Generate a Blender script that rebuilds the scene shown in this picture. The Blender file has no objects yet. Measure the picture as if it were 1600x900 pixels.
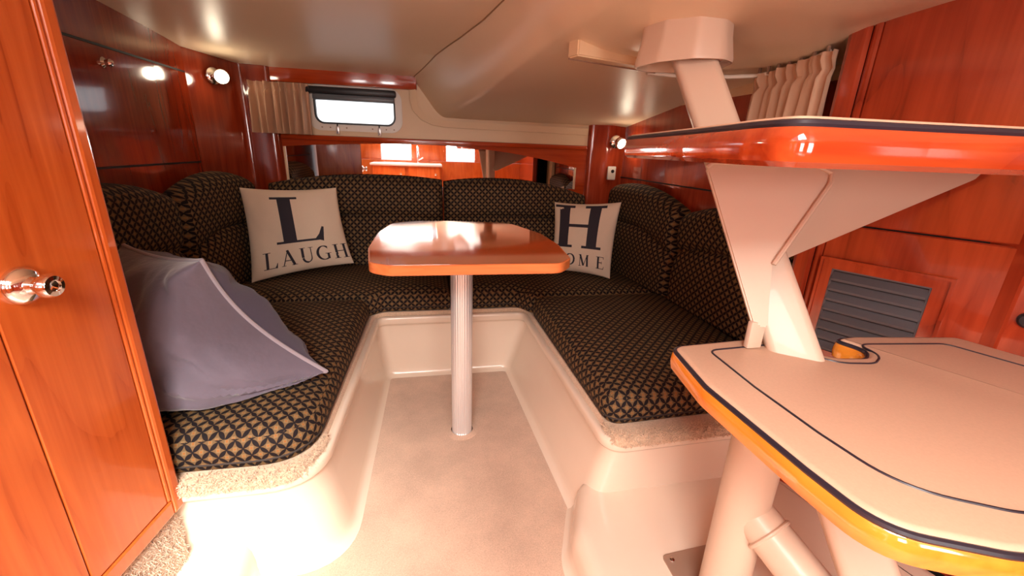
import bpy, bmesh, math, random
from math import sin, cos, pi, radians, sqrt
from mathutils import Vector, Matrix, noise

random.seed(7)
S = bpy.context.scene
COL = S.collection

# ------------------------------------------------------------------ camera
cam_d = bpy.data.cameras.new('camera')
cam = bpy.data.objects.new('camera', cam_d)
COL.objects.link(cam)
cam_d.sensor_width = 36.0
cam_d.lens = 36.0 * 660.0 / 1600.0
cam_d.clip_start = 0.01
PITCH, YAW, ROLL, EYE = math.atan(215 / 660.0), radians(11.7), radians(2.1), 1.05
fw = Vector((sin(YAW) * cos(PITCH), cos(YAW) * cos(PITCH), -sin(PITCH)))
r0 = Vector((cos(YAW), -sin(YAW), 0))
u0 = r0.cross(fw)
rt = r0 * cos(ROLL) + u0 * sin(ROLL)
up = -r0 * sin(ROLL) + u0 * cos(ROLL)
cam.matrix_world = Matrix(((rt.x, up.x, -fw.x, 0), (rt.y, up.y, -fw.y, 0), (rt.z, up.z, -fw.z, EYE), (0, 0, 0, 1)))
S.camera = cam

# ------------------------------------------------------------------ world, light, exposure
W = bpy.data.worlds.new('sky')
S.world = W
W.use_nodes = True
bgn = W.node_tree.nodes['Background']
bgn.inputs[0].default_value = (0.95, 0.97, 1.0, 1)
bgn.inputs[1].default_value = 1.3

def area_light(name, loc, target, sx, sy, energy, color):
    d = bpy.data.lights.new(name, 'AREA')
    d.shape = 'RECTANGLE'
    d.size, d.size_y, d.energy, d.color = sx, sy, energy, color
    o = bpy.data.objects.new(name, d)
    COL.objects.link(o)
    o.location = loc
    o.rotation_euler = (Vector(target) - Vector(loc)).to_track_quat('-Z', 'Y').to_euler()
    return o

area_light('hatch_daylight', (-0.25, -0.70, 1.90), (-0.05, 0.9, 0.25), 0.70, 0.85, 66.0, (1.0, 0.92, 0.86))
area_light('doorway_daylight', (-0.40, -1.57, 1.12), (-0.05, 1.4, 0.95), 0.40, 0.45, 7.0, (1.0, 0.93, 0.88))

area_light('ceiling_fill', (0.51, -1.57, 1.12), (0.30, 1.0, 1.42), 0.40, 0.45, 10.0, (1.0, 0.93, 0.86))  # added fill light, aimed up to brighten the ceiling
sun_d = bpy.data.lights.new('hazy_sun', 'SUN')
sun_d.energy, sun_d.angle, sun_d.color = 6.5, radians(22), (1.0, 0.93, 0.84)
sun = bpy.data.objects.new('hazy_sun', sun_d)
COL.objects.link(sun)
sun.location = (0.5, -2.0, 3.0)
sun.rotation_euler = Vector((-0.20, 0.95, -1.0)).to_track_quat('-Z', 'Y').to_euler()

vs = S.view_settings
vs.view_transform = 'Standard'
vs.look = 'None'
vs.exposure = 0.32
vs.gamma = 1.0
vs.use_curve_mapping = False

# ------------------------------------------------------------------ materials
def new_mat(name):
    m = bpy.data.materials.new(name)
    m.use_nodes = True
    nt = m.node_tree
    return m, nt, nt.nodes['Principled BSDF']

def nd(nt, typ, **kw):
    n = nt.nodes.new(typ)
    for k, v in kw.items():
        setattr(n, k, v)
    return n

def mth(nt, op, a, b=None, c=None):
    n = nt.nodes.new('ShaderNodeMath')
    n.operation = op
    for i, v in enumerate((a, b, c)):
        if v is None:
            continue
        if isinstance(v, (int, float)):
            n.inputs[i].default_value = v
        else:
            nt.links.new(v, n.inputs[i])
    return n.outputs[0]

def ramp(nt, fac, stops):
    r = nt.nodes.new('ShaderNodeValToRGB')
    els = r.color_ramp.elements
    els[0].position, els[0].color = stops[0][0], (*stops[0][1], 1)
    els[1].position, els[1].color = stops[-1][0], (*stops[-1][1], 1)
    for p, c in stops[1:-1]:
        e = els.new(p)
        e.color = (*c, 1)
    nt.links.new(fac, r.inputs[0])
    return r.outputs[0]

def bump(nt, bsdf, h, strength, dist=0.002):
    b = nt.nodes.new('ShaderNodeBump')
    b.inputs['Strength'].default_value = strength
    b.inputs['Distance'].default_value = dist
    nt.links.new(h, b.inputs['Height'])
    nt.links.new(b.outputs[0], bsdf.inputs['Normal'])

def mapped(nt, scale, rot=(0, 0, 0)):
    tc = nt.nodes.new('ShaderNodeTexCoord')
    mp = nt.nodes.new('ShaderNodeMapping')
    mp.inputs['Scale'].default_value = scale
    mp.inputs['Rotation'].default_value = rot
    nt.links.new(tc.outputs['Object'], mp.inputs[0])
    return mp.outputs[0]

def noise_tex(nt, vec, scale, detail=3, rough=0.5, dist=0.0):
    n = nt.nodes.new('ShaderNodeTexNoise')
    n.inputs['Scale'].default_value = scale
    n.inputs['Detail'].default_value = detail
    n.inputs['Roughness'].default_value = rough
    n.inputs['Distortion'].default_value = dist
    if vec is not None:
        nt.links.new(vec, n.inputs['Vector'])
    return n.outputs['Fac']

def wood(name, light, mid, dark, axis='Z', rough=0.16, coat=0.6, tight=1.0):
    m, nt, b = new_mat(name)
    k = {'X': 0, 'Y': 1, 'Z': 2}[axis]
    s1 = [5.0 * tight] * 3; s1[k] = 0.75
    s2 = [110.0] * 3; s2[k] = 3.0
    s3 = [16.0 * tight] * 3; s3[k] = 0.9
    n1 = noise_tex(nt, mapped(nt, s1), 1.0, 3, 0.5, 0.6)
    rings = mth(nt, 'FRACT', mth(nt, 'MULTIPLY', n1, 9.0))
    rings = mth(nt, 'PINGPONG', rings, 0.6)
    n3 = noise_tex(nt, mapped(nt, s3), 1.0, 4, 0.6, 0.3)
    n2 = noise_tex(nt, mapped(nt, s2), 1.0, 2, 0.5)
    f = mth(nt, 'ADD', mth(nt, 'MULTIPLY', rings, 0.42), mth(nt, 'MULTIPLY', n3, 0.75))
    f = mth(nt, 'ADD', f, mth(nt, 'MULTIPLY', n2, 0.42))
    c = ramp(nt, f, [(0.36, dark), (0.57, mid), (0.93, light)])
    nt.links.new(c, b.inputs['Base Color'])
    b.inputs['Roughness'].default_value = rough
    b.inputs['Coat Weight'].default_value = coat
    b.inputs['Coat Roughness'].default_value = 0.06
    return m

def plain(name, col, rough=0.5, metal=0.0, nscale=0, nstr=0.0, var=0.0, coat=0.0, sheen=0.0, dist=0.002):
    m, nt, b = new_mat(name)
    b.inputs['Base Color'].default_value = (*col, 1)
    b.inputs['Roughness'].default_value = rough
    b.inputs['Metallic'].default_value = metal
    b.inputs['Coat Weight'].default_value = coat
    b.inputs['Sheen Weight'].default_value = sheen
    if nscale:
        f = noise_tex(nt, mapped(nt, (1, 1, 1)), nscale, 4, 0.6)
        if nstr:
            bump(nt, b, f, nstr, dist)
        if var:
            lo = tuple(c * (1 - var) for c in col)
            hi = tuple(min(1, c * (1 + var)) for c in col)
            nt.links.new(ramp(nt, f, [(0.3, lo), (0.7, hi)]), b.inputs['Base Color'])
    return m

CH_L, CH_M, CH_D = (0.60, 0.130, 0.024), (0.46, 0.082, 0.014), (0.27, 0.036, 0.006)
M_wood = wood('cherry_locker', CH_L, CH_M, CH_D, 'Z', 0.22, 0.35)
M_wood_shaded = wood('cherry_shaded', (0.30, 0.036, 0.010), (0.21, 0.020, 0.005), (0.10, 0.008, 0.002), 'Z', 0.14, 0.8)  # same cherry, darkened in the colour for the shade on the left wall
M_wood_right = wood('cherry_right', (0.42, 0.056, 0.019), (0.29, 0.033, 0.011), (0.14, 0.013, 0.005), 'Z', 0.16, 0.7, 0.8)
M_wood_x = wood('cherry_across', (0.48, 0.062, 0.012), (0.38, 0.042, 0.008), (0.22, 0.020, 0.004), 'X', 0.14, 0.8)
M_table = wood('table_cherry', (0.60, 0.120, 0.022), (0.50, 0.085, 0.014), (0.34, 0.045, 0.008), 'X', 0.07, 1.0)
M_edge = wood('table_edge', (0.80, 0.26, 0.085), (0.72, 0.20, 0.06), (0.6, 0.15, 0.04), 'X', 0.25, 0.5)
M_step = wood('step_cherry', (0.50, 0.072, 0.016), (0.34, 0.036, 0.009), (0.20, 0.017, 0.005), 'X', 0.08, 1.0)
M_step2 = wood('step_amber', (0.82, 0.30, 0.035), (0.74, 0.22, 0.022), (0.62, 0.12, 0.012), 'Y', 0.10, 1.0)
M_gel = plain('gelcoat', (0.80, 0.66, 0.53), 0.22, nscale=3, var=0.02, coat=0.4)
M_ceil = plain('headliner', (0.86, 0.68, 0.48), 0.36, nscale=420, nstr=0.05, dist=0.001)
M_panel = plain('liner_panel', (0.80, 0.59, 0.37), 0.45, nscale=300, nstr=0.08, dist=0.001)
M_paint = plain('ladder_paint', (0.62, 0.47, 0.36), 0.42, coat=0.08)
M_white = plain('white_plastic', (0.80, 0.74, 0.66), 0.35)
M_chrome = plain('chrome', (0.88, 0.88, 0.88), 0.06, 1.0)
M_alu = plain('satin_aluminium', (0.80, 0.79, 0.80), 0.28, 0.55)
M_bracket = plain('warm_steel', (0.40, 0.27, 0.20), 0.35, 0.4)
M_black = plain('black_rubber', (0.012, 0.012, 0.016), 0.4)
M_bead = plain('bead_rubber', (0.022, 0.018, 0.028), 0.35)
M_mat = plain('vinyl_mat', (0.64, 0.42, 0.29), 0.45, nscale=260, nstr=0.10, var=0.04, dist=0.001)
M_matedge = plain('mat_rim', (0.85, 0.74, 0.66), 0.4)
M_vent = plain('vent_plastic', (0.085, 0.080, 0.090), 0.45)
M_curt = plain('curtain_cloth', (0.62, 0.40, 0.27), 0.8, nscale=500, nstr=0.1)
M_cream = plain('cream_linen', (0.72, 0.58, 0.44), 0.85, nscale=700, nstr=0.25, var=0.05, dist=0.001)
M_ink = plain('ink', (0.020, 0.016, 0.026), 0.8)
M_purple = plain('grey_velvet', (0.115, 0.095, 0.130), 0.75, nscale=9, nstr=0.35, var=0.12, sheen=0.55, dist=0.02)
M_purple2 = plain('grey_weave', (0.070, 0.060, 0.100), 0.85, nscale=400, nstr=0.3, var=0.1, sheen=0.2)
M_pip = plain('velvet_piping', (0.30, 0.265, 0.30), 0.7, sheen=0.4)
M_counter = plain('counter', (0.72, 0.62, 0.55), 0.25)
M_dark = plain('dark_gap', (0.010, 0.004, 0.003), 0.6)
M_seamgap = plain('seam_gap', (0.05, 0.008, 0.003), 0.5)

def carpet_mat(name, col, scale=900):
    m, nt, b = new_mat(name)
    v = mapped(nt, (1, 1, 1))
    f1 = noise_tex(nt, v, scale * 0.36, 5, 0.85, 1.2)
    f2 = noise_tex(nt, v, 7.0, 4, 0.6)
    f = mth(nt, 'ADD', mth(nt, 'MULTIPLY', f1, 0.75), mth(nt, 'MULTIPLY', f2, 0.25))
    lo = tuple(c * 0.72 for c in col); hi = tuple(min(1, c * 1.16) for c in col)
    nt.links.new(ramp(nt, f, [(0.41, lo), (0.60, hi)]), b.inputs['Base Color'])
    b.inputs['Roughness'].default_value = 0.95
    b.inputs['Sheen Weight'].default_value = 0.25
    bump(nt, b, f1, 0.45, 0.003)
    return m
M_carpet = carpet_mat('sole_carpet', (0.66, 0.46, 0.34))
M_shag = carpet_mat('ledge_carpet', (0.72, 0.52, 0.36), 520)
M_shag2 = carpet_mat('riser_carpet', (0.74, 0.56, 0.42), 420)

def fabric_mat():
    m, nt, b = new_mat('lattice_fabric')
    tc = nd(nt, 'ShaderNodeTexCoord')
    sp = nd(nt, 'ShaderNodeSeparateXYZ')
    nt.links.new(tc.outputs['UV'], sp.inputs[0])
    p = 0.0345
    u = mth(nt, 'DIVIDE', mth(nt, 'ADD', sp.outputs[0], sp.outputs[1]), p)
    v = mth(nt, 'DIVIDE', mth(nt, 'SUBTRACT', sp.outputs[0], sp.outputs[1]), p)
    a = mth(nt, 'FRACT', u); c = mth(nt, 'FRACT', v)
    da = mth(nt, 'PINGPONG', a, 0.5); dc = mth(nt, 'PINGPONG', c, 0.5)
    wa = mth(nt, 'MULTIPLY_ADD', mth(nt, 'SINE', mth(nt, 'MULTIPLY', c, pi)), 0.17, 0.025)
    wc = mth(nt, 'MULTIPLY_ADD', mth(nt, 'SINE', mth(nt, 'MULTIPLY', a, pi)), 0.17, 0.025)
    leaf = mth(nt, 'MAXIMUM', mth(nt, 'LESS_THAN', da, wa), mth(nt, 'LESS_THAN', dc, wc))
    r = mth(nt, 'ADD', mth(nt, 'ABSOLUTE', mth(nt, 'SUBTRACT', a, 0.5)), mth(nt, 'ABSOLUTE', mth(nt, 'SUBTRACT', c, 0.5)))
    star = mth(nt, 'LESS_THAN', r, 0.13)
    ring = mth(nt, 'MULTIPLY', mth(nt, 'LESS_THAN', r, 0.26), mth(nt, 'GREATER_THAN', r, 0.13))
    def mix(f, x, y):
        n = nd(nt, 'ShaderNodeMix', data_type='RGBA')
        nt.links.new(f, n.inputs['Factor'])
        for i, q in ((6, x), (7, y)):
            if isinstance(q, tuple):
                n.inputs[i].default_value = (*q, 1)
            else:
                nt.links.new(q, n.inputs[i])
        return n.outputs[2]
    col = mix(star, (0.132, 0.080, 0.036), (0.25, 0.098, 0.025))
    col = mix(ring, col, (0.190, 0.125, 0.060))
    col = mix(leaf, col, (0.009, 0.006, 0.007))
    nt.links.new(col, b.inputs['Base Color'])
    b.inputs['Roughness'].default_value = 0.8
    b.inputs['Specular IOR Level'].default_value = 0.2
    h = mth(nt, 'SUBTRACT', 1.0, leaf)
    bump(nt, b, h, 0.25, 0.002)
    return m
M_fab = fabric_mat()
M_welt = plain('welt', (0.030, 0.022, 0.018), 0.8)

def glass_mat():
    m, nt, b = new_mat('pane_glass')
    b.inputs['Base Color'].default_value = (1, 1, 1, 1)
    b.inputs['Roughness'].default_value = 0.0
    b.inputs['IOR'].default_value = 1.05
    b.inputs['Transmission Weight'].default_value = 1.0
    return m
M_glass = glass_mat()
M_mirror = plain('mirror_silver', (0.90, 0.88, 0.87), 0.015, 1.0)

def emit(name, col, st):
    m, nt, b = new_mat(name)
    b.inputs['Base Color'].default_value = (*col, 1)
    b.inputs['Emission Color'].default_value = (*col, 1)
    b.inputs['Emission Strength'].default_value = st
    return m
M_lens = emit('lamp_lens', (1.0, 0.90, 0.72), 6.0)

# ------------------------------------------------------------------ object helpers
def thing(name, label, cat, loc, group=None):
    o = bpy.data.objects.new(name, None)
    o.empty_display_size = 0.05
    COL.objects.link(o)
    o.location = loc
    o['label'] = label; o['category'] = cat
    if group: o['group'] = group
    return o

def tag(o, label, cat, group=None):
    o['label'] = label; o['category'] = cat
    if group: o['group'] = group
    return o

def world_loc(o):
    v = Vector((0, 0, 0))
    while o is not None:
        v += o.location
        o = o.parent
    return v

def link(name, bm, mat, parent=None, smooth=True, label=None, base=None, sharp=38):
    """bm is in world coordinates; the object's origin goes to its parent's base (or to base)."""
    org = world_loc(parent) if parent else (Vector(base) if base else Vector((0, 0, 0)))
    bmesh.ops.translate(bm, verts=bm.verts, vec=-org)
    bmesh.ops.recalc_face_normals(bm, faces=bm.faces)
    me = bpy.data.meshes.new(name)
    bm.to_mesh(me); bm.free()
    if smooth:
        me.polygons.foreach_set('use_smooth', [True] * len(me.polygons))
        me.set_sharp_from_angle(angle=radians(sharp))
    for mm in (mat if isinstance(mat, (list, tuple)) else [mat]):
        me.materials.append(mm)
    o = bpy.data.objects.new(name, me)
    COL.objects.link(o)
    if parent: o.parent = parent
    else: o.location = org
    if label: o['label'] = label
    return o

def struct(o):
    o['kind'] = 'structure'
    return o

def grid(rows, close_u=False, close_v=False, caps=False, bm=None, uvs=None):
    """rows: list of lists of points -> quad mesh."""
    bm = bm or bmesh.new()
    V = [[bm.verts.new(p) for p in r] for r in rows]
    uvl = bm.loops.layers.uv.verify() if uvs else None
    n, m = len(V), len(V[0])
    for i in range(n if close_v else n - 1):
        for j in range(m if close_u else m - 1):
            q = [(i, j), (i, (j + 1) % m), ((i + 1) % n, (j + 1) % m), ((i + 1) % n, j)]
            try:
                f = bm.faces.new([V[a][b] for a, b in q])
            except ValueError:
                continue
            if uvs:
                for l, (a, b) in zip(f.loops, q):
                    l[uvl].uv = uvs[a][b]
    if caps:
        bm.faces.new(V[0]); bm.faces.new(list(reversed(V[-1])))
    return bm

def box(c, s, bev=0.0, rot=None, bm=None, seg=2):
    bm2 = bmesh.new()
    bmesh.ops.create_cube(bm2, size=1.0)
    bmesh.ops.scale(bm2, verts=bm2.verts, vec=s)
    if bev:
        bmesh.ops.bevel(bm2, geom=bm2.edges[:], offset=bev, segments=seg, affect='EDGES', profile=0.5)
    if rot is not None:
        bmesh.ops.transform(bm2, matrix=rot.to_4x4(), verts=bm2.verts)
    bmesh.ops.translate(bm2, verts=bm2.verts, vec=c)
    if bm is None: return bm2
    return join(bm, bm2)

def join(bm, other):
    me = bpy.data.meshes.new('tmp')
    other.to_mesh(me); other.free()
    bm.from_mesh(me)
    bpy.data.meshes.remove(me)
    return bm

def tube(pts, r, n=10, caps=True, bm=None, closed=False):
    pts = [Vector(p) for p in pts]
    rows = []
    prev = None
    N = len(pts)
    for i, p in enumerate(pts):
        if closed:
            t = (pts[(i + 1) % N] - pts[i - 1]).normalized()
        else:
            t = (pts[min(i + 1, N - 1)] - pts[max(i - 1, 0)]).normalized()
        if prev is None:
            a = Vector((0, 0, 1)) if abs(t.z) < 0.9 else Vector((1, 0, 0))
            x = t.cross(a).normalized()
        else:
            x = (prev - t * prev.dot(t)).normalized()
        prev = x
        y = t.cross(x)
        rr = r[i] if isinstance(r, (list, tuple)) else r
        rows.append([p + (x * cos(2 * pi * k / n) + y * sin(2 * pi * k / n)) * rr for k in range(n)])
    b = grid(rows, close_u=True, close_v=closed, caps=caps and not closed)
    return b if bm is None else join(bm, b)

def lathe(prof, origin, axis=(0, 0, 1), n=28, bm=None, caps=True):
    """prof: (radius, height) along axis."""
    ax = Vector(axis).normalized()
    a = Vector((0, 0, 1)) if abs(ax.z) < 0.9 else Vector((1, 0, 0))
    x = ax.cross(a).normalized(); y = ax.cross(x)
    o = Vector(origin)
    rows = [[o + ax * h + (x * cos(2 * pi * k / n) + y * sin(2 * pi * k / n)) * max(r, 1e-4) for k in range(n)] for r, h in prof]
    b = grid(rows, close_u=True, caps=caps)
    return b if bm is None else join(bm, b)

def fillet(pts, rad, n=6, closed=True, sub=1):
    """2D polyline with rounded corners; returns equal counts for equal input lengths."""
    P = [Vector(p[:2]) for p in pts]
    N = len(P)
    rad = rad if isinstance(rad, (list, tuple)) else [rad] * N
    out = []
    for i in range(N):
        if not closed and i in (0, N - 1):
            out.append(P[i].copy()); continue
        a, b, c = P[i - 1], P[i], P[(i + 1) % N]
        d1 = (a - b).normalized(); d2 = (c - b).normalized()
        if rad[i] <= 1e-6:
            out.append(b.copy()); continue
        ang = math.acos(max(-1, min(1, d1.dot(d2))))
        t = min(rad[i] / math.tan(ang / 2), 0.49 * (a - b).length, 0.49 * (c - b).length)
        p0, p2 = b + d1 * t, b + d2 * t
        for k in range(n + 1):
            s = k / n
            q = p0.lerp(b, s).lerp(b.lerp(p2, s), s)
            # blend of quadratic bezier, weighted to be near a circle
            out.append(q)
    if sub > 1:
        o2 = []
        M = len(out)
        for i in range(M if closed else M - 1):
            a, b = out[i], out[(i + 1) % M]
            for k in range(sub): o2.append(a.lerp(b, k / sub))
        if not closed: o2.append(out[-1])
        out = o2
    return out

def offset2(P, d, closed=True):
    """shift every point along its left normal by d."""
    N = len(P); out = []
    for i in range(N):
        a = P[i - 1] if (closed or i > 0) else P[i]
        b = P[(i + 1) % N] if (closed or i < N - 1) else P[i]
        t = (b - a).normalized()
        out.append(P[i] + Vector((-t.y, t.x)) * d)
    return out

def area2(P):
    return 0.5 * sum(P[i - 1].x * P[i].y - P[i].x * P[i - 1].y for i in range(len(P)))

def ccw(P):
    return P if area2(P) > 0 else list(reversed(P))

def slab(P, prof, bm=None):
    """closed 2D outline P (ccw), prof list of (inset, z): stacked outline rings with flat caps."""
    P = ccw(P)
    rows = []
    for ins, z in prof:
        Q = offset2(P, ins) if ins else P
        rows.append([Vector((q.x, q.y, z)) for q in Q])
    b = grid(rows, close_u=True, caps=True)
    return b if bm is None else join(bm, b)

def plate(pts, thick, bev=0.0, bm=None):
    """3D planar polygon extruded by thick against its normal."""
    b = bmesh.new()
    f = b.faces.new([b.verts.new(p) for p in pts])
    f.normal_update()
    nrm = f.normal.copy()
    r = bmesh.ops.extrude_face_region(b, geom=[f])
    nv = [g for g in r['geom'] if isinstance(g, bmesh.types.BMVert)]
    bmesh.ops.translate(b, verts=nv, vec=nrm * thick)
    bmesh.ops.recalc_face_normals(b, faces=b.faces)
    if bev:
        bmesh.ops.bevel(b, geom=b.edges[:], offset=bev, segments=2, affect='EDGES')
    return b if bm is None else join(bm, b)

def ring_plate(outer, inner, frame, thick):
    """flat ring between two equal-count 2D loops in the plane frame=(origin, ex, ey, en), with thickness."""
    o, ex, ey, en = [Vector(v) for v in frame]
    f3 = lambda p, d: o + ex * p[0] + ey * p[1] + en * d
    rows = [[f3(p, 0) for p in outer], [f3(p, thick) for p in outer], [f3(p, thick) for p in inner], [f3(p, 0) for p in inner]]
    return grid(rows, close_u=True, close_v=True)

def rrect(w, h, r, n=6, cx=0.0, cy=0.0):
    out = []
    for sx, sy, a0 in ((1, 1, 0), (-1, 1, 90), (-1, -1, 180), (1, -1, 270)):
        for k in range(n + 1):
            a = radians(a0 + 90 * k / n)
            out.append((cx + sx * (w / 2 - r) + r * cos(a), cy + sy * (h / 2 - r) + r * sin(a)))
    return out

# ================================================================== THE SETTING
# ---- floor
bm = grid([[Vector((x, y, 0)) for x in (-1.3, -0.26, 0.47, 1.6)] for y in (-1.6, 0.0, 1.0, 1.95, 2.6)])
floor = struct(link('floor', bm, M_carpet))

# ---- ceiling: left moulded panel and the lower right moulding, one continuous sheet
def smooth(t):
    t = max(0.0, min(1.0, t)); return t * t * (3 - 2 * t)
def interp(tab, x):
    if x <= tab[0][0]: return tab[0][1]
    for (a, fa), (b, fb) in zip(tab, tab[1:]):
        if x <= b:
            return fa + (fb - fa) * (x - a) / (b - a)
    return tab[-1][1]
ZL = [(-0.3, 1.50), (1.3, 1.48), (1.76, 1.452), (2.1, 1.43), (2.45, 1.40), (2.62, 1.37)]
ZR = [(-0.3, 1.45), (0.45, 1.40), (0.8, 1.325), (0.98, 1.306), (1.33, 1.325), (1.9, 1.280), (2.5, 1.203), (2.62, 1.19)]
XS = [(-0.3, 0.29), (1.0, 0.285), (1.45, 0.255), (1.67, 0.21), (1.9, 0.142), (2.13, 0.055), (2.5, -0.054), (2.62, -0.09)]
XR = [(-0.3, 0.42), (0.8, 0.38), (1.07, 0.362), (1.3, 0.335), (1.52, 0.290), (1.93, 0.206), (2.5, 0.085), (2.62, 0.06)]
ZM = [(-0.3, 1.46), (0.5, 1.40), (0.8, 1.365), (1.07, 1.352), (1.3, 1.348), (1.52, 1.322), (1.93, 1.260), (2.5, 1.206), (2.62, 1.19)]
def ceil_raw(x, y):
    xs_, xr_, zm = interp(XS, y), interp(XR, y), interp(ZM, y)
    zl = interp(ZL, y) + 0.02 * (1 - min(1.0, (x / 1.0) ** 2)) * smooth((2.4 - y) / 0.5)
    zr = interp(ZR, y) + 0.055 * smooth((x - 0.78) / 0.35) * smooth((1.15 - y) / 0.25)
    if x <= xs_: return zl
    if x <= xr_: return zl + (zm - zl) * (x - xs_) / (xr_ - xs_)
    return zm + (zr - zm) * smooth((x - xr_) / 0.22)
def ceil_z(x, y):
    # soften the fold a little, but keep the crisp seam
    if x <= interp(XS, y): return ceil_raw(x, y)
    w = min(0.03, (x - interp(XS, y)) * 0.9)
    return sum(ceil_raw(x + k * w / 2, y) for k in (-2, -1, 0, 1, 2)) / 5
ys = [-0.18 + 2.78 * i / 80 for i in range(81)]
rows = []
for y in ys:
    a_, b_ = interp(XS, y), interp(XR, y) + 0.26
    xs = [-1.25 + (a_ + 1.25) * i / 14 for i in range(14)] + [a_ + (b_ - a_) * i / 44 for i in range(44)] + [b_ + (1.5 - b_) * i / 18 for i in range(19)]
    rows.append([Vector((x, y, ceil_z(x, y))) for x in xs])
bm = grid(rows)
grid([[v + Vector((0, 0, 0.06)) for v in r] for r in rows], bm=bm)
ceiling = struct(link('ceiling', bm, M_ceil, sharp=60))
# unseen roof added behind the viewer, its companionway hatch opening sized to confine the sun
for x0, x1, y0, y1 in ((-1.35, -0.95, -1.65, -0.17), (0.12, 1.6, -1.65, -0.17), (-0.95, 0.12, -1.65, -1.15)):
    link('sun_mask_roof', box(((x0 + x1) / 2, (y0 + y1) / 2, 1.54), (x1 - x0, y1 - y0, 0.06)), M_ceil, ceiling, smooth=False)
# the seam of the moulded panel
pts = []
for i in range(60):
    y = 0.3 + 2.2 * i / 59
    x = interp(XS, y)
    pts.append((x, y, ceil_z(x, y) - 0.001))
link('seam', tube(pts, 0.0028, 6), plain('seam_line', (0.34, 0.20, 0.09), 0.6), ceiling)

# ---- walls
def wall_quad(name, pts, mat, thick=0.03, parent=None):
    return link(name, plate(pts, thick), mat, parent, smooth=False)

# back wall: hull liner panel with the window opening, wooden lower band, header
WY = 2.50
win_c, win_w, win_h = (-0.350, 1.224), 0.405, 0.160      # x,z centre, clear opening
hole = rrect(win_w, win_h, 0.045, 6, *win_c)
cx, cz = win_c
outer = []
for (px_, pz_) in hole:                                   # project the hole outward on a rectangle
    dx, dz = px_ - cx, pz_ - cz
    x0, x1, z0, z1 = -0.75, 0.05, 1.06, 1.46
    ts = []
    if dx > 1e-9: ts.append((x1 - cx) / dx)
    if dx < -1e-9: ts.append((x0 - cx) / dx)
    if dz > 1e-9: ts.append((z1 - cz) / dz)
    if dz < -1e-9: ts.append((z0 - cz) / dz)
    t = min(ts)
    outer.append((cx + dx * t, cz + dz * t))
for corner in ((-0.75, 1.06), (0.05, 1.06), (0.05, 1.46), (-0.75, 1.46)):   # true corners of the panel
    k = min(range(len(outer)), key=lambda i: (outer[i][0] - corner[0]) ** 2 + (outer[i][1] - corner[1]) ** 2)
    outer[k] = corner
FRB = ((0, WY, 0), (1, 0, 0), (0, 0, 1), (0, 1, 0))
wall_back = struct(link('wall_back', ring_plate(outer, hole, FRB, 0.03), M_panel, smooth=False))
link('side_panel', box((0.635, WY + 0.015, 1.26), (1.17, 0.03, 0.40)), M_panel, wall_back, smooth=False)
link('side_panel', box((-0.90, WY + 0.015, 1.26), (0.30, 0.03, 0.40)), M_panel, wall_back, smooth=False)
link('lower_panel', box((0.11, WY + 0.012, 0.665), (2.24, 0.036, 0.83), 0.002), M_wood_x, wall_back)
link('cap_rail', box((0.105, WY - 0.008, 1.078), (1.66, 0.03, 0.026), 0.008), M_wood_x, wall_back)
link('header', box((-0.435, WY - 0.008, 1.375), (0.80, 0.036, 0.086), 0.006), M_wood_x, wall_back)
# moulded strip that follows the ceiling's edge
pts = [(-0.040, 1.335), (-0.040, 1.295), (-0.030, 1.250), (0.0, 1.218), (0.05, 1.198), (0.11, 1.190), (0.35, 1.188), (0.65, 1.186), (0.93, 1.184)]
o1 = [Vector(p) for p in pts]
b1 = offset2(o1, -0.034, closed=False)
rows = [[Vector((p.x, y, p.y)) for p in o1] for y in (WY + 0.0, WY - 0.026)]
rows2 = [[Vector((p.x, y, p.y)) for p in b1] for y in (WY - 0.020, WY + 0.0)]
link('trim_1', grid(rows + rows2, close_v=True), M_panel, wall_back)

# left wall with its corner panel
wall_left = struct(link('wall_left', plate([(-1.0, 0.5, 0.3), (-1.0, 2.27, 0.3), (-1.0, 2.27, 1.55), (-1.0, 0.5, 1.55)], -0.03), M_wood_shaded, smooth=False))
def ribbon(xy, z0, z1, thick, closed=False):
    P = [Vector(p) for p in xy]
    Q = offset2(P, thick, closed=False)
    rows = [[Vector((p.x, p.y, z0)) for p in P], [Vector((p.x, p.y, z1)) for p in P],
            [Vector((p.x, p.y, z1)) for p in Q], [Vector((p.x, p.y, z0)) for p in Q]]
    return grid(rows, close_v=True)
cl = fillet([(-1.0, 2.24), (-0.875, 2.455), (-0.73, 2.465), (-0.72, 2.54)], [0, 0.05, 0.04, 0], 6, closed=False)
link('corner_panel', ribbon(cl, 0.3, 1.46, 0.03), M_wood_shaded, wall_left)
# seams of the flush locker in the left wall
link('upper_seam', box((-1.0, 1.52, 1.320), (0.006, 1.42, 0.007)), M_dark, wall_left)
link('lower_seam', box((-1.0, 1.52, 0.952), (0.006, 1.42, 0.007)), M_dark, wall_left)
o = link('cupboard_latch', lathe([(0.017, 0), (0.017, 0.004), (0.010, 0.010), (0.012, 0.022), (0.008, 0.028), (0.0, 0.029)], (-1.0, 1.724, 1.270), (1, 0, 0), 18), M_chrome, wall_left)

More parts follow.
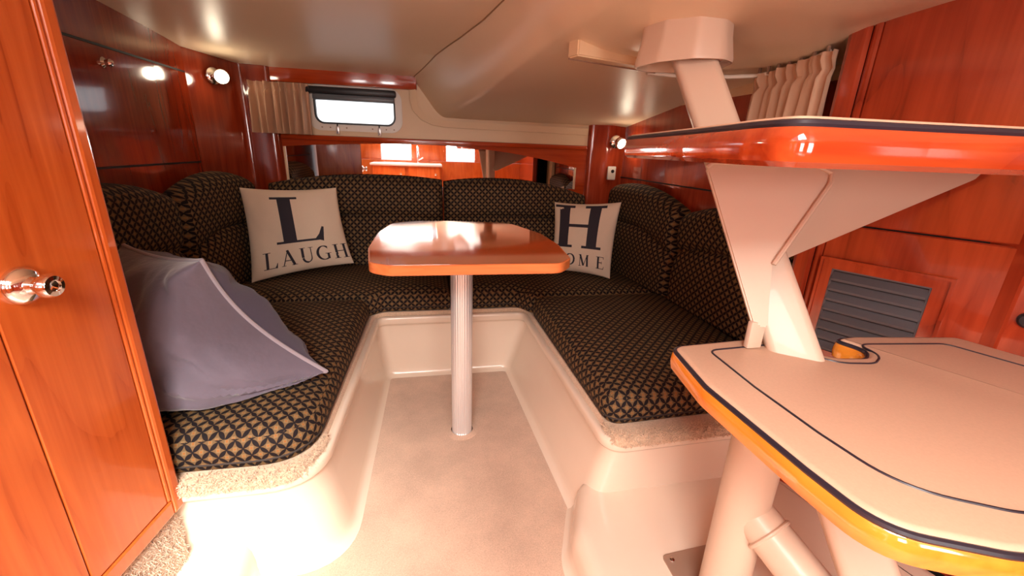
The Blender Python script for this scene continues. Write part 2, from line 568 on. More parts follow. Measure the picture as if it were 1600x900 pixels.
# right wall, its corner panel and the angled locker front
wall_right = struct(link('wall_right', plate([(1.17, 0.6, 0.3), (1.17, 2.53, 0.3), (1.17, 2.53, 1.275), (1.17, 0.6, 1.275)], 0.03), M_wood_right, smooth=False))
link('hull_liner', plate([(1.168, 0.6, 1.275), (1.168, 2.1, 1.275), (1.168, 2.1, 1.5), (1.168, 0.6, 1.5)], 0.02), M_panel, wall_right, smooth=False)
cr = fillet([(0.94, 2.55), (0.94, 2.475), (1.06, 2.462), (1.185, 2.50)], [0, 0.03, 0.08, 0], 6, closed=False)
link('corner_panel', ribbon(cr, 0.3, 1.30, 0.03), M_wood_right, wall_right)
link('wall_seam', box((1.170, 1.68, 0.918), (0.006, 1.7, 0.006)), M_dark, wall_right)
link('end_panel', box((1.150, 1.02, 0.66), (0.03, 0.16, 0.66), 0.004), M_panel, wall_right)
RA = Vector((1.012, 0.94, 0)); RD = Vector((0.448, -0.894, 0)); RN = Vector((-0.894, -0.448, 0))
def rp(s, z, d=0.0):
    return RA + RD * s + RN * d + Vector((0, 0, z))
FRR = lambda z=0.0, d=0.0: (RA + RN * d, RD, Vector((0, 0, 1)), RN)
wall_2 = struct(link('wall_near_right', plate([rp(0, 0, -0.03), rp(0.95, 0, -0.03), rp(0.95, 1.62, -0.03), rp(0, 1.62, -0.03)], 0.01), M_dark, smooth=False))
def panel_on_right(name, s0, s1, z0, z1, mat, d0=-0.02, d1=0.0, bev=0.003):
    pts = [rp(s0, z0, d0), rp(s1, z0, d0), rp(s1, z1, d0), rp(s0, z1, d0)]
    b = bmesh.new()
    rows = [[rp(s, z, d) for s, z in ((s0, z0), (s1, z0), (s1, z1), (s0, z1))] for d in (d0, d1 - bev)]
    rows.append([rp(s, z, d1) for s, z in ((s0 + bev, z0 + bev), (s1 - bev, z0 + bev), (s1 - bev, z1 - bev), (s0 + bev, z1 - bev))])
    grid(rows, close_u=True, caps=True, bm=b)
    return link(name, b, mat, wall_2, smooth=False)
panel_on_right('panel', 0.03, 0.95, 0.9025, 1.62, M_wood_right)
panel_on_right('panel', 0.03, 0.95, 0.10, 0.8985, M_wood_right)
panel_on_right('edge_trim', -0.032, 0.012, 0.10, 1.62, M_wood_right, -0.03, 0.010, 0.008)
panel_on_right('edge_bead', 0.014, 0.030, 0.10, 1.62, M_wood_right, -0.03, 0.006, 0.005)
link('push_latch', lathe([(0.016, 0), (0.016, 0.006), (0.012, 0.010), (0.001, 0.010)], rp(0.405, 0.758, 0.0), RN, 18), M_black, wall_2)
# side walls behind the camera and the aft bulkhead
e = rp(0.95, 0)
wq = struct(wall_quad('wall_aft_right', [(e.x, e.y, 0), (e.x, -1.6, 0), (e.x, -1.6, 1.5), (e.x, e.y, 1.5)], M_wood_right, 0.03))
wq = struct(wall_quad('wall_aft', [(-1.3, -1.6, 0), (e.x, -1.6, 0), (e.x, -1.6, 0.86), (-1.3, -1.6, 0.86)], M_wood, -0.03))
for x0, x1 in ((-1.3, -0.62), (-0.20, 0.30), (0.72, e.x)):
    link('bulkhead_panel', box(((x0 + x1) / 2, -1.615, 1.20), (x1 - x0, 0.03, 0.68), 0.004), M_wood, wq)

# ================================================================== MOULDED SEAT BASE
seat_base = thing('dinette_bench', 'cream gelcoat moulded base that carries the U of seat cushions', 'bench', (0.1, 1.873, 0))
def base_path(pts, rad, d):
    P = fillet(pts, rad, 8, closed=False)
    return offset2(P, d, closed=False)
topc = [(-1.15, 0.888), (-0.272, 0.888), (-0.235, 1.873), (0.452, 1.873), (0.470, 0.892), (1.08, 0.905)]
botc = [(-1.15, 0.905), (-0.240, 0.905), (-0.214, 1.870), (0.388, 1.870), (0.432, 0.915), (1.08, 0.915)]
rad = [0, 0.13, 0.05, 0.05, 0.065, 0]
Tp = fillet(topc, rad, 8, closed=False); Bp = fillet(botc, rad, 8, closed=False)
def row(P, d, z):
    Q = offset2(P, d, closed=False) if d else P
    return [Vector((p.x, p.y, z)) for p in Q]
rows = [row(Tp, 0.030, 0.292), row(Tp, 0.008, 0.303), row(Tp, -0.002, 0.304), row(Tp, -0.008, 0.300), row(Tp, -0.010, 0.292),
        row(Tp, -0.009, 0.272), row(Tp, -0.005, 0.265), row(Tp, 0.003, 0.262), row(Tp, 0.006, 0.252)]
for k in (0.3, 0.6, 0.85):
    rows.append([a.lerp(b, k) for a, b in zip(row(Tp, 0.006, 0.252), row(Bp, 0.0, 0.035))])
rows += [row(Bp, 0.0, 0.040), row(Bp, -0.004, 0.020), row(Bp, -0.013, 0.007), row(Bp, -0.026, 0.001)]
link('moulding', grid(rows), M_gel, seat_base, sharp=70)
# carpeted tops under the cushions (closed U outline)
nrm_y = []
for i in range(len(Tp)):
    t_ = (Tp[min(i + 1, len(Tp) - 1)] - Tp[max(i - 1, 0)]).normalized()
    nrm_y.append(smooth((t_.x - 0.55) / 0.4) if Tp[i].y < 1.1 else 0.0)
def crow(d0, d1, z0_, z1_):
    A, B = offset2(Tp, d0, closed=False), offset2(Tp, d1, closed=False)
    return [Vector((a.x + (b.x - a.x) * w, a.y + (b.y - a.y) * w, z0_ + (z1_ - z0_) * w)) for a, b, w in zip(A, B, nrm_y)]
rows = [crow(0.012, -0.004, 0.285, 0.284), crow(0.012, -0.015, 0.300, 0.288), crow(0.012, -0.015, 0.312, 0.307), crow(0.017, -0.008, 0.319, 0.318),
        crow(0.060, 0.060, 0.320, 0.320), crow(0.060, 0.060, 0.285, 0.284)]
b = grid(rows, close_v=True)
link('carpeted_top', b, M_shag, seat_base, label='tan carpet edging under the cushions')
b = box((-0.645, 1.69, 0.292), (0.70, 1.52, 0.03)); box((0.10, 2.17, 0.292), (2.10, 0.55, 0.03), bm=b); box((0.83, 1.70, 0.292), (0.66, 1.50, 0.03), bm=b)
link('bench_top', b, M_shag, seat_base, smooth=False)
# fuzzy pile standing along the two forward-facing carpet edges
def tufts(segs, n, h, rad_, mat, name, parent, seed, label=None):
    rnd = random.Random(seed)
    b = bmesh.new()
    for _ in range(n):
        p = segs(rnd)
        d = Vector((rnd.uniform(-1, 1), rnd.uniform(-1, 0.3), rnd.uniform(-0.5, 1))).normalized()
        x = d.orthogonal().normalized() * rad_; y = d.cross(x)
        q = [b.verts.new(p + x), b.verts.new(p - x * 0.5 + y * 0.87), b.verts.new(p - x * 0.5 - y * 0.87)]
        t = b.verts.new(p + d * h * rnd.uniform(0.6, 1.2))
        for i in range(3): b.faces.new((q[i], q[(i + 1) % 3], t))
    o = link(name, b, mat, parent, smooth=False, label=label)
    o['kind'] = 'stuff'
    return o
edge_l = [p for p in offset2(Tp, 0.010, closed=False) if p.y < 1.02 and p.x < 0 and p.x > -0.62]
edge_r = [p for p in offset2(Tp, 0.010, closed=False) if p.y < 0.97 and p.x > 0.4]
edge_l = [Vector((-0.60, edge_l[0].y))] + edge_l
def along(E):
    L = [(E[i + 1] - E[i]).length for i in range(len(E) - 1)]
    T = sum(L)
    def f(r):
        s = r.random() * T
        for i, l in enumerate(L):
            if s <= l: break
            s -= l
        p = E[i].lerp(E[i + 1], min(1, s / max(l, 1e-6)))
        return Vector((p.x + r.uniform(-0.004, 0.004), p.y + r.uniform(-0.028, 0.010), 0.290 + r.random() * 0.030))
    return f
tufts(along(edge_l), 9000, 0.012, 0.0015, M_shag, 'carpet_pile', seat_base, 1)
tufts(along(edge_r), 9000, 0.012, 0.0015, M_shag, 'carpet_pile', seat_base, 2)

# low plinths moulded on either side of the passage
def plinth(pts, rad_, name):
    P = ccw(fillet(pts, rad_, 10))
    prof = [(-0.022, 0.0), (-0.010, 0.006), (-0.002, 0.022), (0.0, 0.045), (0.004, 0.075), (0.013, 0.097), (0.028, 0.108), (0.045, 0.110)]
    return link(name, slab(P, prof), M_gel, seat_base, sharp=60)
plinth([(0.75, 0.985), (0.428, 0.985), (0.350, 0.80), (0.345, 0.55), (0.45, 0.30), (0.62, 0.05), (1.3, 0.0), (1.3, 0.3), (1.05, 0.985)],
       [0.05, 0.06, 0.15, 0.15, 0.2, 0.1, 0.05, 0.05, 0.05], 'step_plinth')
plinth([(-0.70, 1.00), (-0.47, 1.00), (-0.425, 0.80), (-0.39, 0.65), (-0.39, -0.2), (-0.75, -0.2)],
       [0.05, 0.06, 0.12, 0.05, 0.05, 0.05], 'side_plinth')

# ================================================================== CUSHIONS
def cushion_mesh(outline, z0, z1, crown=0.016):
    P = ccw([Vector(p) for p in outline])
    N = len(P)
    c = sum(P, Vector((0, 0))) / N
    prof = [(0.010, z0), (0.002, z0 + 0.008), (-0.001, z0 + 0.022), (-0.004, z0 + 0.036), (-0.003, z0 + 0.052), (0.002, z0 + 0.066),
            (0.010, z0 + 0.079), (0.021, z0 + 0.089), (0.036, z1 + 0.001)]
    rows, uvs = [], []
    s = [0.0]
    for i in range(N): s.append(s[-1] + (P[(i + 1) % N] - P[i]).length)
    bm = bmesh.new(); uvl = bm.loops.layers.uv.verify()
    V = []
    for ins, z in prof:
        Q = offset2(P, ins)
        V.append([bm.verts.new((q.x, q.y, z)) for q in Q])
    nside = 6
    last = offset2(P, 0.036)
    for f, h in ((0.9, 0.3), (0.78, 0.6), (0.6, 0.85), (0.35, 1.0)):
        ring = [c + (q - c) * f for q in last]
        V.append([bm.verts.new((q.x, q.y, z1 + 0.003 + crown * h)) for q in ring])
    cv = bm.verts.new((c.x, c.y, z1 + 0.003 + crown))
    for i in range(len(V) - 1):
        for j in range(N):
            k = (j + 1) % N
            f = bm.faces.new((V[i][j], V[i][k], V[i + 1][k], V[i + 1][j]))
            side = i < nside
            for l, (jj, sj) in zip(f.loops, ((j, s[j]), (k, s[j + 1]), (k, s[j + 1]), (j, s[j]))):
                co = l.vert.co
                l[uvl].uv = (sj, co.z) if side else (co.x, co.y)
    for j in range(N):
        f = bm.faces.new((V[-1][j], V[-1][(j + 1) % N], cv))
        for l in f.loops: l[uvl].uv = (l.vert.co.x, l.vert.co.y)
    bm.faces.new(list(reversed(V[0])))
    welt = [(q.x, q.y, z0 + 0.022) for q in offset2(P, 0.0)]
    return bm, welt

def seat_cushion(label, pts, rad_, z0=0.321, z1=0.416, crown=0.014):
    P = fillet(pts, rad_, 8)
    P2 = []
    for i in range(len(P)):
        a, b = P[i], P[(i + 1) % len(P)]
        k = max(1, int((b - a).length / 0.08))
        for q in range(k): P2.append(a.lerp(b, q / k))
    c = sum(P2, Vector((0, 0))) / len(P2)
    t = thing('seat_cushion', label, 'cushion', (c.x, c.y, z0), 'seat cushions of the dinette')
    bm, welt = cushion_mesh(P2, z0, z1, crown)
    link('cover', bm, M_fab, t, sharp=75)
    link('piping', tube(welt, 0.0032, 6, closed=True), M_welt, t)
    return t
seat_cushion('long patterned seat cushion on the left with the big grey velvet pillow on it',
             [(-0.96, 0.912), (-0.285, 0.902), (-0.262, 1.832), (-0.90, 1.832)], [0.03, 0.13, 0.03, 0.03])
seat_cushion('patterned seat cushion at the back left under the cream LAUGH pillow',
             [(-0.90, 1.840), (-0.262, 1.840), (-0.205, 1.888), (0.099, 1.888), (0.099, 2.42), (-0.86, 2.42)], [0.02, 0.05, 0.05, 0.02, 0.02, 0.02])
seat_cushion('patterned seat cushion at the back right under the cream letter H pillow',
             [(0.105, 1.888), (0.415, 1.888), (0.468, 1.80), (1.12, 1.80), (1.10, 2.42), (0.105, 2.42)], [0.02, 0.05, 0.05, 0.02, 0.02, 0.02])
seat_cushion('long patterned seat cushion on the right behind the lower ladder step',
             [(0.480, 0.929), (1.130, 0.952), (1.125, 1.792), (0.468, 1.792)], [0.055, 0.03, 0.03, 0.04])

def backrest(label, p0, p1, z0, top, crease, T=0.080, flip=False, slope=0.012, group='backrest cushions of the dinette'):
    """front bottom line p0->p1 (xy); the pad grows backward along the normal; top(s), crease(s) with s in 0..1."""
    p0, p1 = Vector(p0), Vector(p1)
    L = (p1 - p0).length
    tx = (p1 - p0).normalized()
    n = Vector((-tx.y, tx.x))             # toward the wall
    if flip: n = -n
    ns, nh = max(14, int(L / 0.025)), 40
    def prof(s, h):
        H = top(s) - z0; C = crease(s) - z0
        e = min(s, 1 - s) * L
        rs = 1.0 if e > 0.03 else sqrt(max(0.0, 1 - (1 - e / 0.03) ** 2))
        hh = h * H
        if hh < C:
            q = hh / C
            bul = 0.030 * ((max(0.0, 4 * q * (1 - q))) ** 0.6 if q > 0.5 else 0.6 + 0.4 * (4 * q * (1 - q)) ** 0.6)
        else:
            q = (hh - C) / (H - C)
            bul = 0.030 * (max(0.0, 4 * q * (1 - q))) ** 0.55 if q < 0.5 else 0.030
        cr = 0.010 * math.exp(-((hh - C) / 0.012) ** 2)
        th = T - 0.03 + bul - cr
        if H - hh < 0.045:
            q = 1 - (H - hh) / 0.045
            th *= sqrt(max(0.0, 1 - q * q)) * 0.75 + 0.25 * (1 - q)
        return th * (0.25 + 0.75 * rs)
    bm = bmesh.new(); uvl = bm.loops.layers.uv.verify()
    F, B = [], []
    for i in range(ns + 1):
        s = i / ns
        fr, bk = [], []
        for j in range(nh + 1):
            h = j / nh
            h = h if h < 0.8 else 0.8 + 0.2 * sin((h - 0.8) / 0.2 * pi / 2)
            z = z0 + h * (top(s) - z0)
            base = p0 + tx * (s * L) + n * (T + slope * h)
            d = prof(s, h)
            q = base - n * d
            fr.append(bm.verts.new((q.x, q.y, z)))
            bk.append(bm.verts.new((base.x, base.y, z)))
        F.append(fr); B.append(bk)
    def face(vs):
        try: f = bm.faces.new(vs)
        except ValueError: return
        for l in f.loops:
            co = l.vert.co
            l[uvl].uv = ((Vector((co.x, co.y)) - p0).dot(tx), co.z)
    for i in range(ns):
        for j in range(nh):
            face((F[i][j], F[i + 1][j], F[i + 1][j + 1], F[i][j + 1]))
            face((B[i + 1][j], B[i][j], B[i][j + 1], B[i + 1][j + 1]))
        face((F[i][nh], F[i + 1][nh], B[i + 1][nh], B[i][nh]))
        face((B[i][0], B[i + 1][0], F[i + 1][0], F[i][0]))
    for i in (0, ns):
        for j in range(nh):
            face((F[i][j], F[i][j + 1], B[i][j + 1], B[i][j]))
    c = (p0 + p1) / 2
    t = thing('backrest_cushion', label, 'cushion', (c.x, c.y, z0), group)
    link('cover', bm, M_fab, t, sharp=80)
    pts = []
    for i in range(1, ns):
        s = i / ns
        h = (crease(s) - z0) / (top(s) - z0)
        base = p0 + tx * (s * L) + n * (T + slope * h)
        q = base - n * (prof(s, h) + 0.002)
        pts.append((q.x, q.y, crease(s)))
    link('stitched_crease', tube(pts, 0.0035, 6), M_welt, t)
    return t
hump = lambda z, a, c=0.5, p=2.0, w=0.5: (lambda s: z - a * (abs(s - c) / w) ** p)
ZB = 0.415
backrest('patterned backrest on the back wall behind the LAUGH pillow, left of the centre seam', (-0.80, 2.36), (0.088, 2.36), ZB,
         hump(0.897, 0.052, 0.60, 2.2, 0.6), hump(0.690, 0.02, 0.5))
backrest('patterned backrest on the back wall behind the table, right of the centre seam', (0.096, 2.36), (0.93, 2.36), ZB,
         hump(0.892, 0.085, 0.36, 2.2, 0.64), hump(0.688, 0.03, 0.4))
backrest('patterned backrest on the left wall nearest the wardrobe locker', (-0.905, 1.05), (-0.885, 1.80), ZB,
         hump(0.915, 0.06, 0.5, 2.4), hump(0.68, 0.04, 0.5))
backrest('patterned backrest in the left corner below the lit reading lamp', (-0.885, 1.81), (-0.80, 2.32), ZB,
         hump(0.918, 0.075, 0.58, 2.0, 0.58), hump(0.68, 0.06, 0.6))
backrest('patterned backrest in the right corner beside the letter H pillow', (1.005, 2.32), (1.065, 1.70), ZB,
         hump(0.905, 0.085, 0.33, 2.0, 0.67), hump(0.70, 0.10, 0.30, 2, 0.7))
backrest('patterned backrest on the right wall seen past the ladder post', (1.067, 1.69), (1.100, 1.12), ZB,
         hump(0.875, 0.06, 0.62, 2.0, 0.6), hump(0.69, 0.06, 0.45), T=0.058)

# ================================================================== DINETTE TABLE
table = thing('dinette_table', 'glossy cherry table with rounded sides on one metal post', 'table', (0.112, 1.408, 0))
tp = [(-0.10, 1.068), (-0.150, 1.10), (-0.172, 1.28), (-0.168, 1.52), (-0.135, 1.715), (-0.03, 1.765), (0.12, 1.765),
      (0.335, 1.715), (0.408, 1.49), (0.418, 1.30), (0.400, 1.12), (0.355, 1.060)]
TP = fillet(tp, [0.05, 0.05, 0.2, 0.2, 0.08, 0.1, 0.2, 0.08, 0.2, 0.2, 0.06, 0.05], 6)
link('tabletop', slab(TP, [(0.004, 0.7365), (0.003, 0.739), (0.003, 0.7625), (0.0035, 0.7634)]), M_table, table)
rows = []
PP = ccw(TP)
for ins, z in ((0.001, 0.735), (-0.0015, 0.7375), (-0.0015, 0.7605), (0.0005, 0.7628), (0.004, 0.7628), (0.004, 0.735)):
    rows.append([Vector((p.x, p.y, z)) for p in offset2(PP, ins)])
link('edge_band', grid(rows, close_u=True, close_v=True), M_edge, table, label='pale cherry edge band')
rows = []
for z in (0.0, 0.735):
    ring = []
    for k in range(96):
        a = 2 * pi * k / 96
        r = 0.0385 - (0.0012 if k % 4 == 0 else 0)
        ring.append(Vector((0.112 + r * cos(a), 1.408 + r * sin(a), z)))
    rows.append(ring)
link('post', grid(rows, close_u=True, caps=True), M_alu, table)
link('floor_socket', lathe([(0.062, 0.0), (0.062, 0.002), (0.05, 0.004), (0.041, 0.005), (0.041, 0.003)], (0.112, 1.408, 0)), M_carpet, table)
link('socket_ring', lathe([(0.042, 0.0), (0.042, 0.007), (0.0386, 0.007), (0.0386, 0.0)], (0.112, 1.408, 0), caps=False), M_chrome, table)
link('top_plate', lathe([(0.10, 0.7365), (0.10, 0.730), (0.045, 0.722), (0.040, 0.69)], (0.112, 1.408, 0)), M_alu, table)

# ================================================================== LOCKER ON THE LEFT
locker = thing('locker', 'tall orange cherry locker filling the left edge with a chrome push knob', 'cabinet', (-0.565, 0.88, 0.262))
ca = radians(8)
LA = Vector((-0.562, 0.884, 0)); LD = Vector((-sin(ca), -cos(ca), 0)); LN = Vector((cos(ca), -sin(ca), 0))
def lp(s, z, d=0.0):
    return LA + LD * s + LN * d + Vector((0, 0, z))
def loc_panel(name, s0, s1, z0, z1, d0, d1, mat, bev=0.003, parent=locker):
    rows = [[lp(s, z, d0) for s, z in ((s0, z0), (s1, z0), (s1, z1), (s0, z1))],
            [lp(s, z, d1 - bev) for s, z in ((s0, z0), (s1, z0), (s1, z1), (s0, z1))],
            [lp(s, z, d1 - bev * 0.3) for s, z in ((s0 + bev * 0.3, z0 + bev * 0.3), (s1 - bev * 0.3, z0 + bev * 0.3), (s1 - bev * 0.3, z1 - bev * 0.3), (s0 + bev * 0.3, z1 - bev * 0.3))],
            [lp(s, z, d1) for s, z in ((s0 + bev, z0 + bev), (s1 - bev, z0 + bev), (s1 - bev, z1 - bev), (s0 + bev, z1 - bev))]]
    return link(name, grid(rows, close_u=True, caps=True), mat, parent, smooth=False)
ZT = 1.47
loc_panel('carcass', 0.004, 1.9, 0.262, ZT, -0.355, -0.016, M_wood, 0.002)
loc_panel('corner_post', 0.0, 0.026, 0.262, ZT, -0.05, 0.006, M_wood, 0.006)
loc_panel('post_bead', 0.027, 0.034, 0.300, ZT, -0.03, 0.003, M_wood, 0.003)
loc_panel('bottom_rail', 0.0275, 1.9, 0.262, 0.296, -0.03, 0.003, M_wood, 0.003)
door_a = loc_panel('door', 0.036, 0.214, 0.299, ZT, -0.015, 0.0, M_wood, 0.002)
loc_panel('door', 0.2165, 0.42, 0.299, ZT, -0.015, 0.0, M_wood, 0.002)
loc_panel('door', 0.423, 1.9, 0.299, ZT, -0.015, 0.0, M_wood, 0.002)
kc = lp(0.174, 0.838)
link('knob', lathe([(0.026, 0.0), (0.028, 0.003), (0.0275, 0.009), (0.022, 0.016), (0.013, 0.020), (0.0105, 0.026), (0.0125, 0.032),
                    (0.0175, 0.037), (0.0180, 0.044), (0.015, 0.050), (0.009, 0.051), (0.008, 0.048), (0.001, 0.047)], kc, LN, 32), M_chrome, door_a, label='chrome push knob')
# carpeted riser under the locker
riser = tag(link('carpet_riser', plate([lp(0.008, 0.0, -0.012), lp(1.8, 0.0, -0.012), lp(1.8, 0.262, -0.012), lp(0.008, 0.262, -0.012)], 0.02), M_shag2, smooth=False, base=(-0.57, 0.8, 0)),
            'fuzzy beige carpet panel below the tall cherry locker', 'carpet')
rnd = random.Random(5)
tufts(lambda r: lp(r.uniform(0.006, 0.26), r.uniform(0.02, 0.262), -0.012), 9000, 0.011, 0.0016, M_shag2, 'carpet_pile', riser, 3)

# ================================================================== COMPANIONWAY LADDER
ladder = thing('companionway_ladder', 'cream painted ladder with a slanting post and two cherry steps', 'ladder', (0.62, 0.56, 0.11))
PA, PB = Vector((0.639, 0.63, 0.788)), Vector((0.580, 0.93, 1.243))
pdir = (PB - PA) / (PB.z - PA.z)
def on_post(z): return PA + pdir * (z - PA.z)
ax = pdir.normalized()
ex = Vector((cos(radians(-38)), sin(radians(-38)), 0)); ex = (ex - ax * ex.dot(ax)).normalized(); ey = ax.cross(ex).normalized()
sec = rrect(0.082, 0.052, 0.014, 5)
rows = [[on_post(z) + ex * a + ey * b for a, b in sec] for z in (0.135, 0.4, 0.7, 0.9, 1.1, 1.275)]
link('post', grid(rows, close_u=True, caps=True), M_paint, ladder)
# round tube foot, brace and base plate
fx, fy = 0.600, 0.560
link('foot_tube', tube([(fx, fy, 0.114), (fx, fy, 0.3), (fx, fy, 0.55), (fx, fy, 0.676)], 0.046, 28), M_paint, ladder)
bp0, bp1 = Vector((fx + 0.006, fy - 0.004, 0.396)), on_post(0.25)
link('brace', tube([bp0, bp0.lerp(bp1, 0.5), bp1], 0.041, 24), M_paint, ladder)
wt = (bp1 - bp0).normalized()
wx = wt.orthogonal().normalized(); wy = wt.cross(wx)
wc = bp0 + wt * 0.055
ring = [wc + (wx * cos(2 * pi * k / 24) + wy * sin(2 * pi * k / 24)) * 0.0420 for k in range(24)]
link('weld_bead', tube(ring, 0.004, 8, closed=True), M_paint, ladder)
bpl = slab(ccw(fillet([(0.545, 0.50), (0.70, 0.50), (0.70, 0.705), (0.545, 0.695)], 0.014, 4)), [(0, 0.110), (0, 0.114), (0.002, 0.1155)])
base_plate = link('base_plate', bpl, M_bracket, ladder)
for sx, sy in ((0.563, 0.678), (0.684, 0.688)):
    link('screw', lathe([(0.007, 0), (0.006, 0.003), (0.001, 0.004)], (sx, sy, 0.1150), (0, 0, 1), 12), M_chrome, base_plate)

# brackets under the upper step
g1 = [Vector((0.500, 0.735, 1.040)), Vector((0.655, 0.640, 1.040)), Vector((0.683, 0.640, 1.026)), Vector((0.680, 0.640, 1.008)),
      Vector((0.590, 0.618, 0.880)), Vector((0.602, 0.585, 0.775)), Vector((0.585, 0.585, 0.775))]
# keep the plate planar: fit it on the plane through three of its points
q0, q1, q2 = Vector((0.505, 0.722, 1.036)), Vector((0.687, 0.640, 1.040)), Vector((0.580, 0.592, 0.760))
pn = (q1 - q0).cross(q2 - q0).normalized()
def to_plane(p):
    d = (p - cam.location).normalized()
    return p - pn * (p - q0).dot(pn)
G = [Vector((0.505, 0.722, 1.032)), Vector((0.516, 0.716, 1.043)), Vector((0.668, 0.646, 1.043)), Vector((0.690, 0.640, 1.030)), Vector((0.688, 0.636, 1.012)),
     Vector((0.5965, 0.615, 0.876)), Vector((0.592, 0.600, 0.80)), Vector((0.592, 0.595, 0.765)), Vector((0.568, 0.603, 0.765))]
G = [to_plane(p) for p in G]
def away(P, t):                       # thickness sign that grows the plate away from the cabin side
    return t if (P[1] - P[0]).cross(P[2] - P[1]).y > 0 else -t
gus = link('gusset_plate', plate(G, away(G, 0.012), 0.003), M_paint, ladder)
rim = [G[i] + (-pn if pn.y > 0 else pn) * 0.003 for i in (0, 1, 2, 3, 4, 5)]
link('rolled_rim', tube(rim, 0.0045, 8), M_paint, gus)
for i, f in ((1, 0.10), (2, 0.80)):
    p = G[1].lerp(G[2], f) + Vector((0.004, 0, -0.016))
    nrm = -pn if pn.y > 0 else pn
    link('screw', lathe([(0.0085, 0), (0.008, 0.003), (0.001, 0.0045)], p + nrm * 0.0005, nrm, 12), M_chrome, gus)
wing = [Vector((0.620, 0.675, 1.043)), Vector((1.075, 0.665, 1.043)), Vector((1.065, 0.665, 1.026)), Vector((0.690, 0.705, 0.853)), Vector((0.655, 0.705, 0.853))]
w0, w1, w2 = wing[0], wing[1], wing[3]
wn = (w1 - w0).cross(w2 - w0).normalized()
wing = [p - wn * (p - w0).dot(wn) for p in wing]
link('wing_plate', plate(wing, away(wing, 0.008), 0.002), M_paint, ladder)
link('step_clip', box((0.578, 0.604, 0.748), (0.030, 0.012, 0.052), 0.003), M_paint, ladder)

def step(outline, rad_, zt, thick, groove_in, wood_mat, label):
    P = ccw(fillet(outline, rad_, 8))
    zb = zt - thick - 0.006
    tr = link('tread', slab(P, [(0.006, zb), (0.0, zb + 0.005), (-0.002, zb + thick * 0.5), (0.0, zt - 0.011), (0.003, zt - 0.008)]), wood_mat, ladder, label=label)
    bead = [(p.x, p.y, zt - 0.0065) for p in offset2(P, 0.005)]
    link('edge_bead', tube(bead, 0.0042, 8, closed=True), M_bead, tr, label='dark rubber edge bead')
    link('mat', slab(P, [(0.008, zt - 0.008), (0.007, zt - 0.003), (0.010, zt), (0.014, zt + 0.0005)]), M_mat, tr, label='tan vinyl mat')
    return tr, P
low = [(0.432, 0.636), (0.409, 0.50), (0.413, 0.320), (0.420, 0.235), (0.52, 0.188), (1.0, 0.130), (1.13, 0.36), (1.055, 0.604), (0.83, 0.632), (0.778, 0.628),
       (0.800, 0.575), (0.765, 0.548), (0.700, 0.556), (0.655, 0.640), (0.60, 0.648)]
tr_low, Pl = step(low, [0.03, 0.1, 0.1, 0.07, 0.12, 0.1, 0.1, 0.03, 0.02, 0.02, 0.03, 0.03, 0.05, 0.04, 0.02], 0.72, 0.036, 0.05, M_step2, 'amber cherry lower step with a notch around the post')
gro = [(0.490, 0.604), (0.482, 0.48), (0.483, 0.37), (0.492, 0.275), (0.58, 0.226), (0.98, 0.18), (1.07, 0.36), (0.985, 0.572), (0.80, 0.592),
       (0.798, 0.545), (0.755, 0.520), (0.690, 0.530), (0.640, 0.612)]
GP = ccw(fillet(gro, [0.02, 0.1, 0.1, 0.09, 0.1, 0.06, 0.06, 0.03, 0.03, 0.04, 0.04, 0.05, 0.03], 8))
link('mat_groove', tube([(p.x, p.y, 0.7202) for p in GP], 0.0021, 6, closed=True), M_bead, tr_low, label='dark groove line in the mat')
upo = [(0.405, 0.865), (0.352, 0.56), (0.318, 0.40), (0.312, 0.334), (0.45, 0.326), (1.10, 0.27), (1.14, 0.60), (1.04, 0.84), (0.66, 0.865), (0.635, 0.80), (0.60, 0.745), (0.545, 0.745), (0.52, 0.80), (0.51, 0.868)]
tr_up, Pu = step(upo, [0.025, 0.1, 0.1, 0.05, 0.1, 0.05, 0.1, 0.03, 0.02, 0.02, 0.03, 0.03, 0.02, 0.02], 1.088, 0.038, 0.05, M_step, 'cherry upper step at eye height')

# cast cover where the post meets the ceiling
padp = [(0.480, 1.03), (0.50, 0.945), (0.548, 0.880), (0.605, 0.868), (0.648, 0.895), (0.668, 0.97), (0.60, 1.05), (0.53, 1.06)]
PD = ccw(fillet(padp, 0.04, 6))
zc = 1.300
prof = [(0.010, 1.252), (0.004, 1.243), (-0.001, 1.243), (-0.002, 1.250), (0.006, 1.29), (0.010, zc + 0.035)]
rows = [[Vector((q.x, q.y, z)) for q in offset2(PD, i)] for i, z in ([(0.016, zc), (0.014, 1.262)] + prof)]
link('ceiling_cover', grid(rows, close_u=True), M_paint, ladder)
for sx, sy in ((0.525, 0.955), (0.628, 0.915)):
    link('screw', lathe([(0.008, 0.0), (0.008, 0.03), (0.005, 0.036)], (sx, sy, 1.285), (0, 0, -1), 12), M_chrome, ladder)

